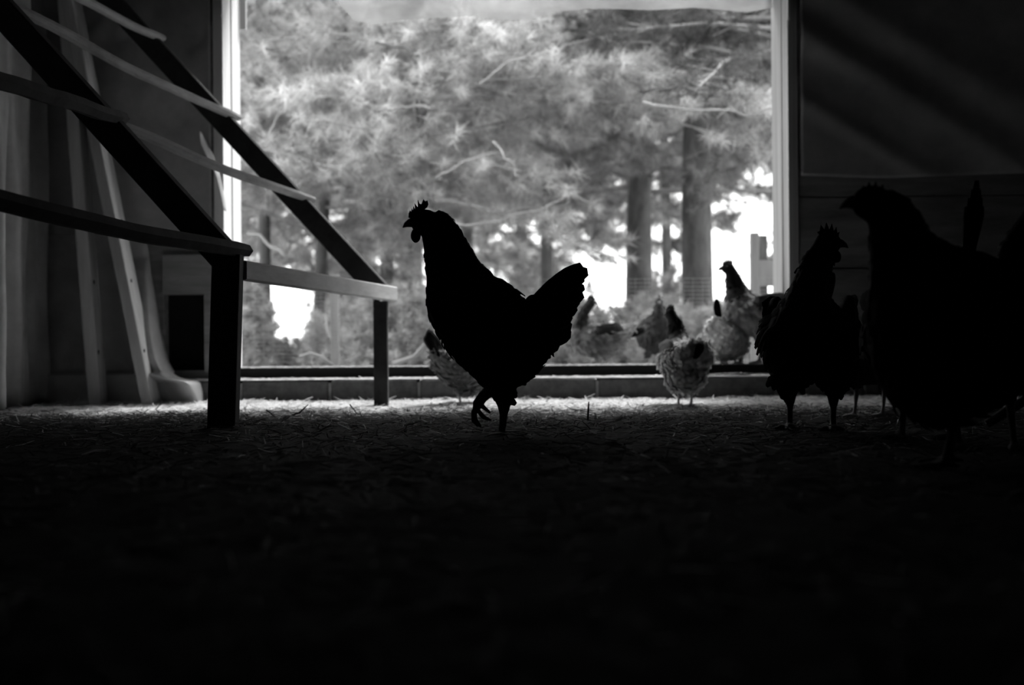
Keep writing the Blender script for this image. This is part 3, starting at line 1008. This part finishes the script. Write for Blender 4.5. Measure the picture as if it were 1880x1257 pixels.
so = straw_mesh('straw', 60000, lambda n: rng.uniform(X_LEFT + 0.12, X_RIGHT - 0.1, n), lambda n, x: 5.82 - 5.0 * rng.random(n) ** 2.5,
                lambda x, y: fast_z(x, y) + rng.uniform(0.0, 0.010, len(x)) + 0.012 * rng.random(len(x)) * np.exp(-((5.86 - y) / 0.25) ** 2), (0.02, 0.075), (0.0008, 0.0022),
                lambda n, x, y: np.where(rng.random(n) < np.clip(0.04 + 0.96 * np.exp(-((5.85 - y) / 0.70) ** 2), 0, 1), rng.uniform(0.50, 0.92, n), rng.uniform(0.015, 0.07, n)))  # tone turns dark away from the opening: light falloff put into the straw
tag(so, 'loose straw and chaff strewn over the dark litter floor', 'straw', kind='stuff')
# added pale chaff layer under the opening, its tone brightening the lit strip
def lit_strip_fn(u, v):
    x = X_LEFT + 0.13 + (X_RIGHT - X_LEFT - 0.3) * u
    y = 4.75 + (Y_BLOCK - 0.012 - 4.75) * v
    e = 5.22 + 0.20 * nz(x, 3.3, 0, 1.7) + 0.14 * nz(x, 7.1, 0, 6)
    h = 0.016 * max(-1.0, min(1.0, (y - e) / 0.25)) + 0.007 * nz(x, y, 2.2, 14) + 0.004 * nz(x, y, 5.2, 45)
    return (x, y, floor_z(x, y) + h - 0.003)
tag(grid('lit_strip_chaff', lit_strip_fn, 420, 80, 'drift'), 'added pale chaff layer brightening the lit strip along the block wall', 'chaff', kind='stuff')
# chaff lying along the ledge of the blocks and on the sill
so = straw_mesh('chaff', 2600, lambda n: rng.uniform(XL - 0.2, XR + 0.5, n), lambda n, x: rng.uniform(Y_BLOCK + 0.01, 5.99, n),
                lambda x, y: np.full(len(x), Z_BLOCK) + rng.uniform(0.0, 0.004, len(x)) + 0.008 * np.exp(-((x - P(1350, 690, 5.9).x) / 0.12) ** 2), (0.008, 0.03), (0.0008, 0.002),
                lambda n, x, y: rng.uniform(0.4, 0.8, n), tilt=0.08)
tag(so, 'thin line of pale chaff on the ledge of the concrete blocks', 'chaff', kind='stuff')
so = straw_mesh('chaff', 2200, lambda n: rng.uniform(XL + 0.02, XR - 0.02, n), lambda n, x: rng.uniform(6.01, 6.32, n),
                lambda x, y: np.full(len(x), Z_SILL) + rng.uniform(0.0005, 0.003, len(x)), (0.006, 0.03), (0.0008, 0.002),
                lambda n, x, y: rng.uniform(0.4, 0.8, n), tilt=0.05)
tag(so, 'pale chaff scattered along the top of the dark sill', 'chaff', kind='stuff')

# stalks that stand out singly
def stalk(pts, d, r, shade_m, label):
    p = [P(x, y, d) for x, y in pts]
    o = MB().tube([v - p[0] for v in p], [r] * (len(p) - 1) + [r * 0.5], 6).build('straw_stalk', shade_m, None, True)
    o.location = p[0]
    tag(o, label, 'straw', 'single stalks in the litter')
def sd(px, py):
    return base_depth(px, py)
stalk([(1079, 775), (1080, 752), (1081, 737)], sd(1079, 778), 0.003, 'rail', 'dark stalk standing upright in the straw right of the rooster')
stalk([(283, 754), (290, 747), (299, 738)], sd(283, 758), 0.002, 'rail', 'dark thin stalk leaning at the foot of the thicker stud')
stalk([(520, 768), (550, 757), (566, 742)], sd(520, 770), 0.003, 'rail', 'dark curved stalk in the straw between the two roost posts')
stalk([(489, 752), (497, 758), (507, 768)], sd(507, 770), 0.0025, 'rail', 'short dark stalk in the straw close to the left roost post')
stalk([(642, 742), (650, 752), (658, 762)], sd(658, 764), 0.0025, 'rail', 'dark stalk sloping down in front of the right roost post')
stalk([(744, 792), (746, 781), (752, 779), (773, 773)], sd(744, 794), 0.0022, 'stalk', 'pale bent straw lying left of the rooster')
stalk([(806, 740), (812, 743), (818, 747)], sd(818, 750), 0.004, 'stalk', 'short pale straw sticking up left of the half hidden pale hen')
# dark pole lying aslant at the right edge
pa, pb_ = P(1812, 782, 3.95), P(1905, 722, 3.95)
pa.z = 0.008
po = MB().tube([Vector((0, 0, 0)), (pb_ - pa) * 0.5 + Vector((0, 0, .003)), pb_ - pa + Vector((0.25, 0.1, 0.12))], [0.012, 0.014, 0.013], 8).build('pole', 'rail', None, True)
po.location = pa
tag(po, 'dark pole leaning up out of the straw at the right edge', 'pole')

# ------------------------------------------------------------------ outside: ground, fence, trees, shrubs
def ground_fn(u, v):
    y = 6.10 + 40 * v ** 2.2
    x = (u - 0.5) * (14 + 60 * v)
    return (x, y, 0.098 + (0.02 * nz(x, y, 0, 0.9) if v > 0.12 else 0.0))
tag(grid('ground', ground_fn, 60, 60, 'ground'), kind='structure')

fence = tag(empty('wire_fence', (0, 7.45, 0.10)), 'low wire mesh fence with a wooden post outside the opening', 'fence')
wm = MB()
for k in range(24):
    z = 0.008 + k * 0.021
    wm.bar((-2.6, 0, z), (2.8, 0, z), 0.0016, 0.0016, (0, 1, 0))
for k in range(108):
    x = -2.6 + k * 0.05
    wm.bar((x, 0.002, 0), (x, 0.002, 0.495), 0.0013, 0.0013, (0, 1, 0))
tag(wm.build('wire_mesh', 'wire', fence), kind='stuff')
def fpost(px0, px1, ptop, d):
    a, b = P(px0, 600, d), P(px1, 600, d)
    zt = P(px0, ptop, d).z - 0.10
    MB().box((a.x, d - 7.45 - 0.03, -0.1), (b.x, d - 7.45 + 0.03, zt)).build('post', 'fpost', fence)
fpost(1379, 1393, 428, 7.45)
MB().box((P(1394, 600, 7.5).x, 0.02, P(1394, 525, 7.5).z - 0.1), (P(1420, 600, 7.5).x, 0.05, P(1394, 478, 7.5).z - 0.1)).build('board', 'fpost', fence)
MB().box((P(1393, 600, 7.55).x, 0.05, -0.1), (P(1407, 600, 7.55).x, 0.10, P(1394, 432, 7.5).z - 0.1)).build('post', 'bark', fence)
for x_ in (-2.4, -0.95):
    MB().box((x_, 0.01, -0.1), (x_ + 0.04, 0.05, 0.53)).build('post', 'fpost', fence)

# needles: a tuft of fine triangles
def tufts(pos, dirs, length, width, shade, K_N=40):
    n = len(pos)
    d = dirs / np.linalg.norm(dirs, axis=1)[:, None]
    nd = rng.normal(0, 1, (n, K_N, 3))
    nd /= np.linalg.norm(nd, axis=2)[:, :, None]
    nd = nd * 0.95 + d[:, None, :] * 0.75
    nd /= np.linalg.norm(nd, axis=2)[:, :, None]
    L_ = length[:, None] * rng.uniform(0.7, 1.1, (n, K_N))
    st = pos[:, None, :] - d[:, None, :] * (rng.uniform(0, 0.8, (n, K_N)) * length[:, None])[:, :, None]
    tip = st + nd * L_[:, :, None]
    tip[:, :, 2] -= 0.08 * L_
    sd_ = np.cross(nd, rng.normal(0, 1, (n, K_N, 3)))
    sd_ /= np.linalg.norm(sd_, axis=2)[:, :, None] + 1e-9
    w = width[:, None, None]
    T = np.stack([st - sd_ * w, st + sd_ * w, tip], 2).reshape(-1, 3, 3)
    sh_ = (shade[:, None] * rng.uniform(0.8, 1.2, (n, K_N))).reshape(-1)
    return T, sh_


def branch_pts(a, az, el, ln, droop, n=7):
    pts = [Vector(a)]
    d = Vector((math.cos(az) * math.cos(el), math.sin(az) * math.cos(el), math.sin(el)))
    for i in range(n):
        d = (d + Vector((random.gauss(0, .10), random.gauss(0, .10), random.gauss(0, .07) - droop / n + (0.5 * droop / n if i > n * .6 else 0)))).normalized()
        pts.append(pts[-1] + d * (ln / n))
    return pts


def tree(px, d, r, hgt, crown, label, n_br=26, br_len=(1.0, 2.0), lean=0.0, needle=0.085, coarse=1.0, shade=0.34, name='pine_tree', extra=(), dens=1.0, K=40, low=0.7, bares=()):
    base = P(px, HOR, d)
    base.z = 0.08
    o = tag(empty(name, base), label, 'tree', 'trees outside the opening')
    tr, bare, tp, td, tl, ts = MB(), MB(), [], [], [], []
    tw = []
    for i in range(13):
        t = i / 12
        tw.append(Vector((lean * t * hgt + 0.05 * nz(t * 4, px), 0.05 * nz(t * 4, px + 50), t * hgt)))
    tr.tube(tw, [r * (1.15 if i == 0 else 1 - 0.75 * i / 12) for i in range(13)], 10)
    tr.build('trunk', 'bark', o, True)
    vis = 0.25 + 660 * d / F_PX              # top of what the opening shows of it
    brs = []
    n_low = int(n_br * low)
    for k in range(n_br):
        if k < n_low:
            h = crown + (min(vis, hgt * 0.8) - crown) * (k + random.random()) / n_low
        else:
            h = vis + (hgt - vis) * (k - n_low + random.random()) / max(1, n_br - n_low)
        az = k * 2.4 + random.uniform(-.4, .4)
        ln = random.uniform(*br_len) * (1 - 0.6 * max(0, h - crown) / (hgt - crown))
        brs.append((h, az, random.uniform(-0.15, 0.30), ln, random.uniform(0.1, 0.5)))
    brs += list(extra)
    boughs = MB()
    for h, az, el, ln, dr in brs:
        t = min(h / hgt, 0.999)
        a = tw[int(t * 12)].lerp(tw[int(t * 12) + 1], t * 12 - int(t * 12))
        pts = branch_pts(a, az, el, ln, dr)
        bare.tube(pts, [max(0.004, r * 0.22 * (1 - i / len(pts))) for i in range(len(pts))], 5)
        far = h > vis + 0.4
        nsub = int((4 if far else 13) * ln * dens)
        for q_ in range(nsub):
            f_ = random.uniform(0.15, 1.0)
            i = min(int(f_ * 7), 6)
            p = pts[i].lerp(pts[i + 1], f_ * 7 - i)
            ax = (pts[i + 1] - pts[i]).normalized()
            sdv = ax.cross(Vector((0, 0, 1))).normalized() * random.choice((-1, 1))
            dv = (ax * random.uniform(.3, .9) + sdv * random.uniform(.3, 1) + Vector((0, 0, random.uniform(-.45, .5)))).normalized()
            l2 = random.uniform(0.15, 0.50) * (1.3 - 0.6 * f_)
            e = p + dv * l2
            if not far and coarse < 1.4:
                bare.tube([p, e], [0.005, 0.002], 3)
            nt_ = 2 if far or coarse > 1.4 else max(2, int(l2 / 0.085))
            for s_ in range(nt_):
                g = 1 - 0.8 * s_ / max(nt_, 1)
                tp.append(p.lerp(e, g))
                td.append(dv + Vector((random.gauss(0, .35), random.gauss(0, .35), random.gauss(0, .3) + .15)))
                tl.append(needle * random.uniform(.8, 1.25) * (1.7 if far else 1.0))
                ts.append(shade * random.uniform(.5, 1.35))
        tp.append(pts[-1]); td.append(pts[-1] - pts[-2]); tl.append(needle); ts.append(shade)
    tag(bare.build('branches', 'twig', o, True), kind='stuff')
    for pth, dd, r0, mm in bares:
        q_ = [P(x, y, dd + 0.05 * math.sin(x)) - base for x, y in pth]
        fine = []
        for i in range(len(q_) - 1):
            for t in (0, .25, .5, .75):
                u = i + t
                fine.append(q_[i].lerp(q_[i + 1], t) + Vector((0.035 * nz(u * 1.3, pth[0][0]), 0, 0.035 * nz(u * 1.3, pth[0][1], 5.5) + 0.012 * nz(u * 4, pth[0][1]))))
        fine.append(q_[-1])
        r0 *= 0.72
        MB().tube(fine, [r0 * (1 - 0.6 * i / len(fine)) for i in range(len(fine))], 6).build('bare_branch', mm, o, True)
    T, sh_ = tufts(np.array([tuple(v) for v in tp]), np.array([tuple(v) for v in td]), np.array(tl), np.array(tl) * 0.028 * coarse, np.array(ts), K)
    tag(tri_mesh('foliage', T, sh_, 'needle', o), kind='stuff')
    return o


# bright spreading pine closest to the opening: long boughs to the right
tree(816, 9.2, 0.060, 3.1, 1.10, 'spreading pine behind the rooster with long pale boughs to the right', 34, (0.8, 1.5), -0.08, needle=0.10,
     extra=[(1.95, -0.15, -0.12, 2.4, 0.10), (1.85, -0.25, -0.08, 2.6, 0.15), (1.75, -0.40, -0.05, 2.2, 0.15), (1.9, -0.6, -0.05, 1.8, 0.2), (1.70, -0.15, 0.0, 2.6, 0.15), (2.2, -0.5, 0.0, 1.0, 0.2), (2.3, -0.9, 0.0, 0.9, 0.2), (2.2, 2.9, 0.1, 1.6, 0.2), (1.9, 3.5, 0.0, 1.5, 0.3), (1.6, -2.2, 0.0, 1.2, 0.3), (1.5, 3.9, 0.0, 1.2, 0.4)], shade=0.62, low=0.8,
     bares=[([(772, 105), (748, 84), (705, 74), (660, 79), (628, 73), (614, 66)], 8.55, 0.015, 'bark'), ([(790, 200), (735, 196), (716, 212), (708, 240), (711, 272)], 8.4, 0.013, 'twig'),
            ([(800, 330), (828, 311), (860, 296), (918, 281)], 8.3, 0.010, 'twig'), ([(905, 262), (928, 281), (940, 308), (954, 327)], 8.3, 0.011, 'twig'),
            ([(812, 420), (872, 410), (925, 398), (990, 390), (1062, 352)], 8.4, 0.009, 'twig'), ([(1180, 190), (1250, 198), (1310, 196), (1365, 207), (1425, 201)], 8.0, 0.013, 'twig'),
            ([(880, 150), (915, 128), (960, 105), (985, 80)], 8.2, 0.008, 'twig'), ([(1000, 380), (1030, 372), (1065, 345), (1090, 320)], 9.0, 0.010, 'bark')])
tree(707, 10.2, 0.052, 6.0, 1.35, 'slim pine trunk just left of the rooster head', 26, (1.0, 1.9), shade=0.52)
tree(752, 11.6, 0.060, 6.5, 1.40, 'dark pine trunk between the slim trunk and the rooster neck', 26, (1.1, 2.0), shade=0.46)
tree(585, 10.4, 0.048, 6.0, 1.20, 'leaning pine trunk seen through the roost rails', 28, (1.1, 2.0), 0.05, shade=0.52,
     extra=[(1.2, -1.2, -0.05, 1.3, 0.3), (1.3, 3.3, -0.05, 1.4, 0.4), (1.2, 0.1, -0.1, 1.0, 0.3), (1.5, -1.8, 0, 1.6, .3)])
tree(484, 10.0, 0.046, 6.0, 1.05, 'pine trunk at the left side of the opening behind the beam', 28, (1.0, 1.9), shade=0.52, extra=[(1.3, -0.4, 0.0, 1.3, 0.3)],
     bares=[([(455, 422), (474, 434), (500, 450), (520, 463), (548, 478)], 8.8, 0.016, 'twig'), ([(486, 250), (512, 214), (556, 178), (588, 156), (618, 166)], 8.6, 0.009, 'twig'),
            ([(486, 160), (470, 148), (500, 128), (515, 112)], 8.6, 0.010, 'bark'), ([(486, 345), (535, 335), (585, 326), (642, 314)], 8.9, 0.016, 'twig')])
tree(1181, 11.0, 0.110, 7.0, 1.30, 'broad pine trunk behind the hens at the opening', 28, (1.2, 2.2), shade=0.36, extra=[(1.5, -1.3, 0.0, 1.4, 0.3), (1.4, 3.0, 0.0, 1.5, .35)])
tree(1282, 10.2, 0.125, 6.5, 1.80, 'broadest pine trunk above the round pale hen', 30, (1.2, 2.3), shade=0.24, extra=[(1.9, -1.0, 0.0, 1.6, 0.2)])
tree(1222, 14.0, 0.055, 9.0, 1.6, 'thin pine trunk between the two broad trunks', 26, (1.2, 2.2), shade=0.40, coarse=1.45, needle=0.15, K=30)
tree(1010, 12.5, 0.060, 7.5, 1.40, 'pine hidden by the rooster tail with foliage above it', 28, (1.2, 2.2), shade=0.46, coarse=1.2)
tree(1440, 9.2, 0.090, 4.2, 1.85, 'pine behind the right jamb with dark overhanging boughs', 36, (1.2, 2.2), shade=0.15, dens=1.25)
tree(370, 9.4, 0.080, 3.6, 1.15, 'pine behind the left jamb whose boughs reach into view', 30, (1.2, 2.2), shade=0.55, extra=[(2.2, -0.3, 0.0, 1.9, .2), (1.7, -0.1, 0.0, 1.8, .3)])
for k, (px, d) in enumerate(((300, 15.5), (590, 16.5), (670, 14.6), (860, 16.0), (960, 18.0), (1165, 16.5), (1292, 15.0), (1500, 17.0), (1640, 13.0), (180, 13.0), (1450, 20.0), (765, 21.0))):
    tree(px, d, 0.07 + 0.02 * (k % 3), 10.0, (1.35, 1.6, 1.45, 1.4, 1.5, 1.6, 2.3, 2.3, 1.6, 1.4, 2.8, 1.6)[k], ['far', 'distant'][k % 2] + ' pine deep in the wood, ' + ['left of the opening', 'hidden behind the leaning trunk', 'left of the slim trunk', 'behind the rooster neck', 'above the rooster back', 'hidden behind the broad trunk', 'hidden behind the broadest trunk', 'hidden behind the right wall', 'far outside to the right', 'far outside to the left', 'at the right jamb, farthest away', 'farthest behind the rooster head'][k],
         30, (1.5, 2.8), shade=0.42, needle=0.20, coarse=1.5, K=26, dens=0.85)


def shrub(px, d, w, h, label, n=420, shade=0.5, leaf=0.035):
    b = P(px, HOR, d)
    b.z = 0.09
    o = tag(empty('shrub', b), label, 'shrub', 'shrubs behind the fence')
    st = MB()
    for k in range(9):
        az = random.uniform(0, 6.28)
        e = Vector((math.cos(az) * w * random.uniform(.2, .9), math.sin(az) * w * random.uniform(.2, .7), h * random.uniform(.6, 1.05)))
        st.tube(curve((0.02 * math.cos(az), 0.02 * math.sin(az), 0), (e.x * 0.3, e.y * 0.3, e.z * 0.8), e, 6), [0.006, .006, .005, .004, .003, .002], 5)
    tag(st.build('stems', 'twig', o, True), kind='stuff')
    a = rng.uniform(0, 2 * math.pi, n)
    rr = np.sqrt(rng.random(n))
    zz = h * rng.random(n) ** 0.8
    p = np.stack([np.cos(a) * rr * w, np.sin(a) * rr * w * 0.7, zz], 1)
    p[:, 2] *= 1 - 0.35 * rr ** 2
    dd = np.stack([np.cos(a) * 0.6, np.sin(a) * 0.6, np.full(n, .6)], 1)
    T, sh_ = tufts(p, dd, np.full(n, leaf * 2.0), np.full(n, leaf * 0.10), np.full(n, shade) * rng.uniform(.7, 1.3, n))
    tag(tri_mesh('foliage', T, sh_, 'leaf', o), kind='stuff')


for px, d, w, h, lab in ((440, 9.2, 0.26, 0.60, 'leafy shrub at the left jamb below the leaning trunk'), (535, 9.6, 0.45, 0.24, 'low shrub under the bright clearing on the left'), (655, 9.0, 0.36, 0.50, 'shrub filling the gap under the roost beam'),
                         (650, 11.0, 0.32, 0.90, 'taller shrub behind the leaning trunk'), (745, 8.8, 0.40, 0.55, 'shrub between the right roost post and the rooster breast'), (690, 11.5, 0.5, 0.85, 'shrub at the foot of the slim trunk'), (830, 9.5, 0.5, 0.6, 'shrub behind the rooster body'),
                         (930, 9.8, 0.5, 0.55, 'shrub hidden by the rooster back'), (1020, 9.2, 0.40, 0.50, 'shrub below the rooster tail'), (1120, 10.0, 0.4, 0.22, 'low shrub under the bright gap beside the broad trunk'), (1190, 9.4, 0.40, 0.50, 'shrub in front of the broad trunk'),
                         (1270, 8.6, 0.40, 0.40, 'pale shrub above the dark-necked hen'), (1330, 9.4, 0.45, 0.45, 'shrub behind the round pale hen'), (1420, 10.5, 0.5, 0.45, 'shrub behind the fence post at the right jamb'), (440, 13.0, 0.28, 1.15, 'tall shrub far behind the left jamb'), (668, 13.5, 0.55, 1.25, 'tall shrub far behind the slim trunk'), (870, 13.0, 0.6, 1.2, 'tall shrub far behind the rooster neck'), (1000, 13.5, 0.5, 1.1, 'tall shrub far behind the rooster tail'), (1225, 12.6, 0.36, 0.9, 'tall shrub between the two broad trunks'), (1520, 9.5, 0.5, 0.6, 'shrub hidden behind the right wall'), (360, 9.5, 0.5, 0.6, 'shrub hidden behind the left wall')):
    shrub(px, d, w, h, lab)
# bare fallen twigs between fence and sill
def dead_twig(pts, d, r, label):
    p = [P(x, y, d) for x, y in pts]
    o = MB().tube([v - p[0] for v in p], [r * (1 - 0.5 * i / len(p)) for i in range(len(p))], 6).build('dead_branch', 'twig', None, True)
    o.location = p[0]
    tag(o, label, 'branch', 'bare branches outside')
dead_twig([(612, 672), (590, 655), (570, 648), (550, 654)], 7.3, 0.010, 'pale fallen branch curving behind the sill under the beam')
dead_twig([(722, 668), (760, 655), (782, 630), (790, 610)], 7.2, 0.012, 'pale fallen branch rising left of the rooster breast')
dead_twig([(780, 668), (800, 655), (815, 640)], 7.2, 0.009, 'short pale branch touching the rooster breast')
dead_twig([(640, 650), (612, 632), (600, 605), (598, 580)], 7.8, 0.007, 'thin bent bare sapling under the middle of the beam')
